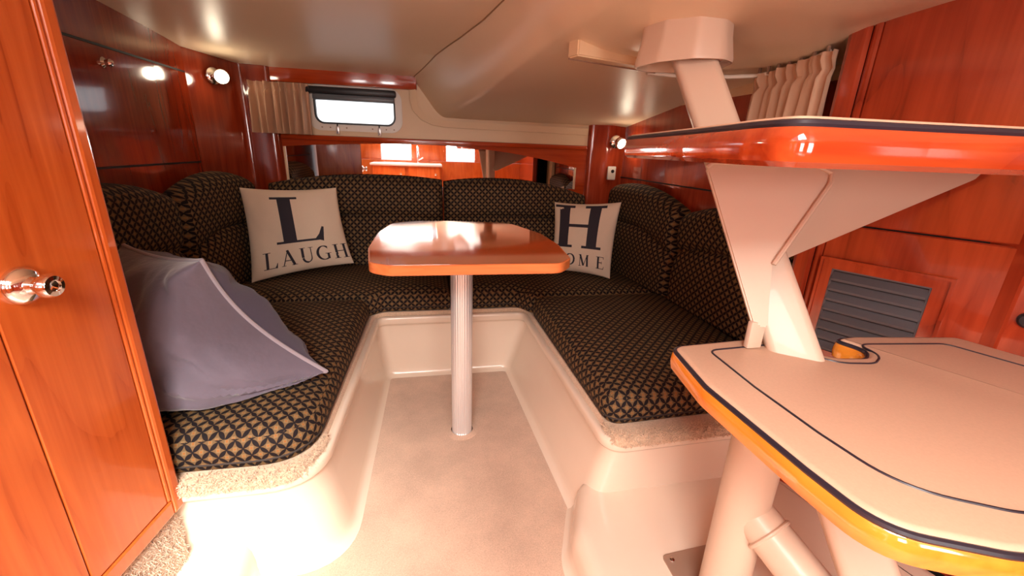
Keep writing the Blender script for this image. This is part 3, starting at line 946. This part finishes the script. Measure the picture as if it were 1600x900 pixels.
# ================================================================== PILLOWS
def pillow_fn(c, t, dent=0.06, wr=0.004, seed=0, low=None, pinch=None, sag=0.0):
    """c: four corners TL, TR, BR, BL. returns f(u, v, side)."""
    TL, TR, BR, BL = [Vector(p) for p in c]
    n = ((TR - TL) + (BR - BL)).cross((BL - TL) + (BR - TR)).normalized()
    def f(u, v, side):
        # edges bow inward between the corners
        if pinch and u > 0.5:
            k = 4 * v * (1 - v) * (0.55 + 0.75 * v)
            uu = u + pinch * (1 - 2 * u) * k * (2 * u - 1 if u < 0.999 else 1.0)
        else:
            uu = u + dent * (1 - 2 * u) * (1 - (2 * v - 1) ** 2)
        dv = dent if (low is None or v > 0.5) else low
        vv = v + dv * (1 - 2 * v) * (1 - (2 * u - 1) ** 2)
        p = BL.lerp(BR, uu).lerp(TL.lerp(TR, uu), vv)
        a = max(0.0, 1 - (2 * u - 1) ** 2); b = max(0.0, 1 - (2 * v - 1) ** 2)
        h = (t if not isinstance(t, tuple) else t[0] if side < 0 else t[1]) * (a * b) ** 0.45
        w = noise.noise(Vector((u * 5 + seed, v * 5, side * 3.1))) * wr * min(1, 6 * min(a, b))
        w += noise.noise(Vector((u * 14 + seed, v * 9, side * 7.7))) * wr * 0.4 * min(1, 6 * min(a, b))
        r_ = sqrt((1 - u) ** 2 + v ** 2) + 0.02; th_ = math.atan2(v, 1 - u + 1e-6)
        w += noise.noise(Vector((th_ * 7 + seed, r_ * 1.5, side))) * wr * 0.9 * min(1, 5 * min(a, b)) * max(0.0, 1 - r_)
        q = p + n * (side * h + w)
        if sag and side < 0:                       # the filling slumps forward and down onto the seat
            k = (a * b) ** 0.5 * max(0.0, 1 - v) ** 0.7
            q += -n * sag * k * 1.3 + Vector((0, 0, -1.6 * sag * k))
            q.z = max(q.z, 0.436)
        return q
    return f, n

def pillow(name, label, c, t, mats, dent=0.06, wr=0.004, N=36, piping=None, seed=0, base=None, low=None, pinch=None, sag=0.0):
    f, n = pillow_fn(c, t, dent, wr, seed, low, pinch, sag)
    lo = min((Vector(p) for p in c), key=lambda p: p.z)
    th = thing(name, label, 'pillow', base or (sum(p[0] for p in c) / 4, sum(p[1] for p in c) / 4, lo.z), None)
    us = [0.5 - 0.5 * cos(pi * i / N) for i in range(N + 1)]
    for side, nm, mt in ((-1, 'front_panel', mats[0]), (1, 'back_panel', mats[1])):
        link(nm, grid([[f(u, v, side) for u in us] for v in us]), mt, th)
    if piping:
        loop = [f(u, 0, 0) for u in us[:-1]] + [f(1, v, 0) for v in us[:-1]] + [f(u, 1, 0) for u in reversed(us[1:])] + [f(0, v, 0) for v in reversed(us[1:])]
        link('piping', tube(loop, piping[0], 8, closed=True), piping[1], th)
    return th, f, n

def print_on(th, f, n, strokes, name):
    """strokes: list of (pts(u,v), widths): flat ribbons laid on the front of the pillow."""
    b = bmesh.new()
    for pts, ws in strokes:
        dense, dw = [], []
        for i in range(len(pts) - 1):
            k = 8
            for q in range(k):
                s = q / k
                dense.append(Vector(pts[i]).lerp(Vector(pts[i + 1]), s)); dw.append(ws[i] + (ws[i + 1] - ws[i]) * s)
        dense.append(Vector(pts[-1])); dw.append(ws[-1])
        Lq, Rq = [], []
        for i, p in enumerate(dense):
            a = dense[max(0, i - 1)]; c = dense[min(len(dense) - 1, i + 1)]
            d = (c - a).normalized(); nn = Vector((-d.y, d.x)) * dw[i] / 2
            Lq.append(p + nn); Rq.append(p - nn)
        rows = []
        for s in (0, 0.25, 0.5, 0.75, 1):
            rows.append([f(min(.999, max(.001, l.x + (r.x - l.x) * s)), min(.999, max(.001, l.y + (r.y - l.y) * s)), -1) - n * 0.0012 for l, r in zip(Lq, Rq)])
        grid(rows, bm=b)
    return link(name, b, M_ink, th, smooth=True, label='black printed letters')

# serif letters in a unit box (width w, height 1): list of (points, widths)
def st(p, q, w0, w1=None): return ([p, q], [w0, w0 if w1 is None else w1])
def arc(cx_, cy_, rx, ry, a0, a1, w, n=12, wf=None):
    P, Wd = [], []
    for i in range(n + 1):
        a = radians(a0 + (a1 - a0) * i / n)
        P.append((cx_ + rx * cos(a), cy_ + ry * sin(a)))
        Wd.append(w * (1.0 if wf is None else wf(a)))
    return (P, Wd)
def letter(ch, T=0.2, t=0.06):
    sf = 0.045
    if ch == 'L':
        return [st((0.24, 0), (0.24, 1), T), st((0.0, 0.985), (0.48, 0.985), sf), st((0.0, 0.02), (0.80, 0.02), sf),
                ([(0.76, 0.0), (0.81, 0.12), (0.86, 0.30)], [0.16, 0.09, 0.04])], 0.9
    if ch == 'H':
        return [st((0.2, 0), (0.2, 1), T), st((0.8, 0), (0.8, 1), T), st((0.2, 0.52), (0.8, 0.52), t),
                st((0.0, 0.02), (0.4, 0.02), sf), st((0.6, 0.02), (1.0, 0.02), sf), st((0.0, 0.98), (0.4, 0.98), sf), st((0.6, 0.98), (1.0, 0.98), sf)], 1.0
    if ch == 'A':
        return [st((0.12, 0), (0.47, 1), t), st((0.44, 1), (0.82, 0), T), st((0.24, 0.33), (0.70, 0.33), t),
                st((0.0, 0.015), (0.27, 0.015), 0.04), st((0.64, 0.015), (1.0, 0.015), 0.04)], 1.0
    if ch == 'U':
        return [([(0.2, 1), (0.2, 0.35)], [T, T]), arc(0.48, 0.33, 0.28, 0.31, 180, 360, 0.1, 12, lambda a: 1.4 if cos(a) < 0 else 0.7),
                st((0.76, 0.33), (0.76, 1), t), st((0.02, 0.985), (0.4, 0.985), 0.04), st((0.6, 0.985), (0.92, 0.985), 0.04)], 0.95
    if ch == 'G':
        return [arc(0.5, 0.5, 0.42, 0.47, 50, 300, 0.12, 20, lambda a: 0.5 + 1.0 * abs(cos(a))), st((0.78, 0.06), (0.78, 0.45), T * 0.9),
                st((0.58, 0.45), (0.98, 0.45), 0.04), ([(0.70, 0.93), (0.82, 0.72)], [0.07, 0.02]), st((0.62, 0.06), (0.82, 0.12), 0.06)], 1.0
    if ch == 'O':
        return [arc(0.5, 0.5, 0.42, 0.47, 0, 360, 0.12, 28, lambda a: 0.5 + 1.0 * abs(cos(a)))], 1.0
    if ch == 'M':
        return [st((0.16, 0), (0.18, 1), t), st((0.18, 1), (0.52, 0.05), T), st((0.52, 0.05), (0.86, 1), t), st((0.88, 0), (0.86, 1), T),
                st((0.04, 0.015), (0.30, 0.015), 0.04), st((0.74, 0.015), (1.0, 0.015), 0.04), st((0.04, 0.985), (0.24, 0.985), 0.04), st((0.8, 0.985), (1.0, 0.985), 0.04)], 1.05
    if ch == 'E':
        return [st((0.22, 0), (0.22, 1), T), st((0.02, 0.02), (0.72, 0.02), sf), st((0.02, 0.98), (0.70, 0.98), sf), st((0.22, 0.52), (0.55, 0.52), t),
                st((0.70, 0.0), (0.76, 0.24), 0.06, 0.03), st((0.68, 1.0), (0.72, 0.80), 0.06, 0.03), st((0.55, 0.40), (0.55, 0.64), 0.04)], 0.8
def place(ch, u0_, v0_, w, h, **kw):
    st_, _ = letter(ch, **kw)
    return [([(u0_ + x * w, v0_ + y * h) for x, y in P], [q * w for q in Wd]) for P, Wd in st_]

th, f, n = pillow('throw_pillow', 'square cream pillow printed LAUGH under a big letter L', [(-0.835, 2.17, 0.846), (-0.435, 2.255, 0.845), (-0.375, 2.22, 0.470), (-0.805, 2.06, 0.424)], 0.062, (M_cream, M_cream), 0.03, 0.006, seed=1.3)
th['group'] = 'cream letter pillows'
big = place('L', 0.27, 0.36, 0.58, 0.54, T=0.235, t=0.05)
txt = []
for ch, u in (('L', 0.12), ('A', 0.29), ('U', 0.475), ('G', 0.645), ('H', 0.825)):
    txt.append(place(ch, u, 0.095, 0.155, 0.185, T=0.17, t=0.06))
print_on(th, f, n, big, 'printed_letter')
for q in txt: print_on(th, f, n, q, 'printed_letter')
th, f, n = pillow('throw_pillow', 'square cream pillow printed HOME under a big letter H, beside the table edge', [(0.672, 2.205, 0.795), (0.968, 2.02, 0.820), (0.925, 1.965, 0.432), (0.648, 2.11, 0.445)], 0.060, (M_cream, M_cream), 0.03, 0.006, seed=4.7)
th['group'] = 'cream letter pillows'
big = place('H', 0.03, 0.36, 0.79, 0.60, T=0.21, t=0.055)
txt = []
for ch, u in (('H', -0.10 + 0.12), ('O', 0.24), ('M', 0.47), ('E', 0.76)):
    txt.append(place(ch, u, 0.10, 0.17, 0.165, T=0.17, t=0.06))
print_on(th, f, n, big, 'printed_letter')
for q in txt: print_on(th, f, n, q, 'printed_letter')

th, f, n = pillow('velvet_pillow', 'large slumped grey violet velvet pillow with a piped edge on the left seat', [(-0.80, 1.29, 0.772), (-0.530, 1.10, 0.775), (-0.286, 1.12, 0.448), (-0.76, 1.20, 0.432)], (0.175, 0.125), (M_purple, M_purple2), 0.05, 0.028, 64, (0.0055, M_pip), seed=9.1, low=0.0, pinch=0.17, sag=0.05)

# ================================================================== BACK WALL FITTINGS
# mirror
mz0, mx0, mx1 = 0.84, -0.715, 0.872
def mtop(x):
    t = (x - 0.02) / 0.86
    return 1.062 - 0.044 * min(1, abs(t)) ** 2 - (0.055 * max(0.0, t) ** 2)
mp = [(mx0, mz0), (mx1, mz0)] + [(mx1 + (mx0 - mx1) * i / 30, mtop(mx1 + (mx0 - mx1) * i / 30)) for i in range(31)]
mir = thing('wall_mirror', 'long low mirror with an arched top behind the backrests', 'mirror', (0.08, WY - 0.01, mz0))
link('mirror_glass', plate([(x, WY - 0.009, z) for x, z in mp], -0.003), M_mirror, mir, smooth=False)
for x, z in ((mx0, mtop(mx0)), (mx1, mtop(mx1))):
    link('end_strip', box((x, WY - 0.012, (mz0 + z) / 2), (0.010, 0.010, z - mz0), 0.002), M_panel, mir)

# window
win = struct(bpy.data.objects.new('window_1', None)); COL.objects.link(win); win.location = (cx, WY, cz)
def wring(name, w0, h0, r0_, w1, h1, r1, y, th_, mat):
    fr = ((cx, y, cz), (1, 0, 0), (0, 0, 1), (0, -1, 0))
    return link(name, ring_plate(rrect(w0, h0, r0_), rrect(w1, h1, r1), fr, th_), mat, win)
frame = wring('window_frame', 0.470, 0.218, 0.060, 0.400, 0.152, 0.043, WY + 0.002, 0.014, M_white)
wring('gasket', 0.402, 0.154, 0.044, 0.384, 0.136, 0.036, WY + 0.004, 0.020, M_black)
link('pane', box((cx, WY + 0.018, cz), (0.41, 0.004, 0.165), 0.0), M_glass, win, smooth=False)
link('shade_bar', box((cx - 0.022, WY - 0.030, cz + 0.080), (0.462, 0.040, 0.034), 0.010), M_black, win, label='black bar along the top of the window')
link('shade_slat', box((cx, WY - 0.030, cz + 0.050), (0.400, 0.020, 0.030), 0.008), plain('grey_slat', (0.12, 0.14, 0.16), 0.35), win)
for dx in (-0.095, 0.115):
    link('clip', box((cx + dx, WY - 0.014, cz - 0.105), (0.018, 0.012, 0.040), 0.004), M_alu, win)
    link('clip_pin', tube([(cx + dx, WY - 0.016, cz - 0.07), (cx + dx, WY - 0.018, cz - 0.12)], 0.003, 8), M_black, win)
for dx in (-0.17, -0.13, -0.05, 0.08, 0.15, 0.19):
    link('frame_screw', lathe([(0.004, 0), (0.004, 0.002), (0.001, 0.003)], (cx + dx, WY - 0.012, cz - 0.093), (0, -1, 0), 8), M_bracket, win)
# branch seen outside is not modelled: only bright sky shows

# curtains
def curtain_mesh(path, z0f, z1f, folds, amp, n=160, m=14, seed=0):
    """path(s)->(x,y) point and normal; sine pleats that gather towards the top."""
    rows = []
    for j in range(m + 1):
        v = j / m
        r = []
        for i in range(n + 1):
            s = i / n
            p, nn = path(s)
            ph = s * folds * 2 * pi + 0.6 * sin(s * 9 + seed)
            a = amp * (0.65 + 0.35 * (1 - v)) * (1 + 0.3 * sin(s * 23 + seed))
            a *= (0.55 if 0.80 < v < 0.86 else 1.0)
            d = a * (0.5 + 0.5 * sin(ph)) + 0.003 * sin(ph * 2.3 + v * 3)
            r.append(Vector((p[0] + nn[0] * d, p[1] + nn[1] * d, z0f(s) + (z1f(s) - z0f(s)) * v)))
        rows.append(r)
    back = [[p + Vector((nn[0], nn[1], 0)) * -0.003 for p, (q, nn) in zip(r, [path(i / n) for i in range(n + 1)])] for r in rows]
    b = grid(rows)
    grid(back, bm=b)
    return b
cur = thing('window_curtain', 'tan pleated curtain gathered at the left of the small window', 'curtain', (-0.69, WY - 0.03, 1.088))
b = curtain_mesh(lambda s: ((-0.825 + 0.265 * s, WY - 0.045), (0, -1)), lambda s: 1.090, lambda s: 1.325, 8, 0.055, seed=1)
link('cloth', b, M_curt, cur)
link('curtain_rod', tube([(-0.83, WY - 0.035, 1.322), (-0.55, WY - 0.035, 1.322)], 0.005, 8), M_white, cur)
cur2 = thing('privacy_curtain', 'tan pleated privacy curtain bunched at the right beyond the upper step', 'curtain', (1.03, 1.15, 1.02))
A_, B_ = Vector((1.06, 1.33)), Vector((1.0, 0.985))
dd = (B_ - A_).normalized(); nn_ = Vector((dd.y, -dd.x))
if nn_.x > 0: nn_ = -nn_
b = curtain_mesh(lambda s: (A_.lerp(B_, s), nn_), lambda s: 1.03, lambda s: 1.300 + 0.012 * s, 8, 0.035, seed=4)
link('cloth', b, M_curt, cur2)
for i in range(7):
    p = A_.lerp(B_, 0.08 + 0.14 * i) + nn_ * 0.012
    link('hook', box((p.x, p.y, 1.312), (0.008, 0.008, 0.026), 0.002), M_bracket, cur2)
# curtain track across the ceiling
trk = thing('curtain_track', 'cream boxed curtain track mounted across the ceiling behind the ladder post', 'curtain track', (0.7, 1.36, 1.30))
link('boxed_end', plate([(0.402, 1.285, 1.302), (0.72, 1.375, 1.300), (0.72, 1.375, 1.342), (0.402, 1.285, 1.348)], 0.05, 0.004), M_panel, trk)
rail = [(0.70, 1.385, 1.300), (0.80, 1.398, 1.300), (0.97, 1.350, 1.300), (1.03, 1.300, 1.300), (1.045, 1.24, 1.302), (1.03, 1.15, 1.306), (1.005, 1.02, 1.314)]
link('rail', tube(rail, 0.006, 8), M_white, trk)
link('rail_dark_lip', tube([(0.404, 1.279, 1.301), (0.72, 1.370, 1.299)], 0.0025, 6), M_bracket, trk)  # thin dark line along the box's lower edge

# reading lamps
def lamp(label, base, nrm, aim, lit):
    base, nrm, aim = Vector(base), Vector(nrm).normalized(), Vector(aim).normalized()
    t = thing('reading_lamp', label, 'lamp', base, 'round reading lamps')
    link('base', lathe([(0.036, 0), (0.036, 0.004), (0.030, 0.010), (0.014, 0.014), (0.010, 0.020), (0.009, 0.034)], base, nrm, 28), M_chrome, t)
    hc = base + nrm * 0.045
    hd = link('head', lathe([(0.001, -0.012), (0.016, -0.010), (0.026, 0.0), (0.030, 0.015), (0.031, 0.030), (0.028, 0.032), (0.027, 0.028), (0.001, 0.027)], hc, aim, 28), M_chrome, t)
    link('lens', lathe([(0.0268, 0.0285), (0.020, 0.0325), (0.001, 0.034)], hc, aim, 24), M_lens, hd)
    d = bpy.data.lights.new('lamp_light', 'POINT')
    d.energy, d.color, d.shadow_soft_size = 0.5, (1.0, 0.84, 0.62), 0.025
    o = bpy.data.objects.new('lamp_light', d); COL.objects.link(o); o.parent = t
    o.location = hc + aim * 0.07 - base
    return t
lamp('round chrome reading lamp lit on the dark left corner panel', (-0.930, 2.335, 1.322), (0.86, -0.5, 0), (0.42, -0.88, -0.22), True)
lamp('round chrome reading lamp lit on the right corner pillar beside the upper step', (1.095, 2.448, 1.118), (-0.1, -1, 0), (0.25, -0.85, -0.35), True)
# white switch on the right pillar
sw = thing('wall_switch', 'small white switch plate on the right corner pillar below the lamp', 'switch', (1.088, 2.458, 0.94))
link('plate', box((1.088, 2.452, 0.941), (0.052, 0.014, 0.078), 0.005), M_white, sw)
link('rocker', lathe([(0.010, 0), (0.010, 0.004), (0.001, 0.006)], (1.092, 2.446, 0.952), (0, -1, 0), 12), M_black, sw)

# louvred vent in the angled panel
vent = thing('air_vent', 'dark louvred vent in a cherry frame on the right panel above the lower step', 'vent', rp(0.14, 0.55))
sv0, sv1, zv0, zv1 = 0.062, 0.255, 0.565, 0.787
def vring(o, i, d0, d1, name, mat):
    def rect(r): return [(r[0], r[2]), (r[1], r[2]), (r[1], r[3]), (r[0], r[3])]
    O, I = rect(o), rect(i)
    rows = [[rp(s, z, d0) for s, z in O], [rp(s, z, d1) for s, z in O], [rp(s, z, d1) for s, z in I], [rp(s, z, d0) for s, z in I]]
    return link(name, grid(rows, close_u=True, close_v=True), mat, vent, smooth=False)
vring((0.034, 0.288, 0.530, 0.815), (0.040, 0.282, 0.536, 0.809), 0.0, 0.016, 'frame_bead', M_wood_right)
vring((0.040, 0.282, 0.536, 0.809), (sv0, sv1, zv0, zv1), 0.0, 0.010, 'frame', M_wood_right)
vring((sv0, sv1, zv0, zv1), (sv0 + 0.004, sv1 - 0.004, zv0 + 0.004, zv1 - 0.004), 0.0, 0.008, 'inner_rim', M_vent)
link('backing', plate([rp(sv0, zv0, 0.001), rp(sv1, zv0, 0.001), rp(sv1, zv1, 0.001), rp(sv0, zv1, 0.001)], 0.0006), M_black, vent, smooth=False)
for k in range(8):
    z = zv0 + 0.006 + k * 0.0270
    q = [(0.0040, z + 0.001), (0.0125, z - 0.004), (0.0140, z - 0.002), (0.0140, z + 0.003), (0.0035, z + 0.0195), (0.0015, z + 0.0195)]
    rows = [[rp(s, zz, d) for d, zz in q] for s in (sv0 + 0.004, sv1 - 0.004)]
    link('slat', grid(rows, close_u=True, caps=True), M_vent, vent, smooth=False)

# ================================================================== AFT CABIN (seen only in the mirror)
gal = thing('galley_cabinet', 'cherry galley unit with a pale worktop behind the viewer', 'cabinet', (-0.2, -1.29, 0))
link('body', box((-0.25, -1.30, 0.40), (0.9, 0.44, 0.80), 0.004), M_wood, gal)
link('worktop', box((-0.25, -1.29, 0.815), (0.94, 0.48, 0.03), 0.006), M_counter, gal)
for x in (-0.48, -0.02):
    dr = link('door', box((x, -1.072, 0.45), (0.42, 0.016, 0.72), 0.003), M_wood, gal)
    link('knob', lathe([(0.012, 0), (0.014, 0.02), (0.001, 0.026)], (x + 0.15, -1.064, 0.7), (0, 1, 0), 14), M_chrome, dr)
tap = thing('tap', 'chrome swan neck tap on the galley worktop behind the viewer', 'tap', (-0.1, -1.30, 0.83))
link('spout', tube([(-0.1, -1.30, 0.83), (-0.1, -1.30, 1.00)] + [(-0.1, -1.30 + 0.06 - 0.06 * cos(a), 1.00 + 0.06 * sin(a)) for a in (0.5, 1.0, 1.6, 2.2, 2.8)] + [(-0.1, -1.18, 0.97)], 0.011, 12), M_chrome, tap)
link('lever', tube([(-0.1, -1.30, 0.87), (-0.03, -1.27, 0.91)], 0.007, 10), M_chrome, tap)
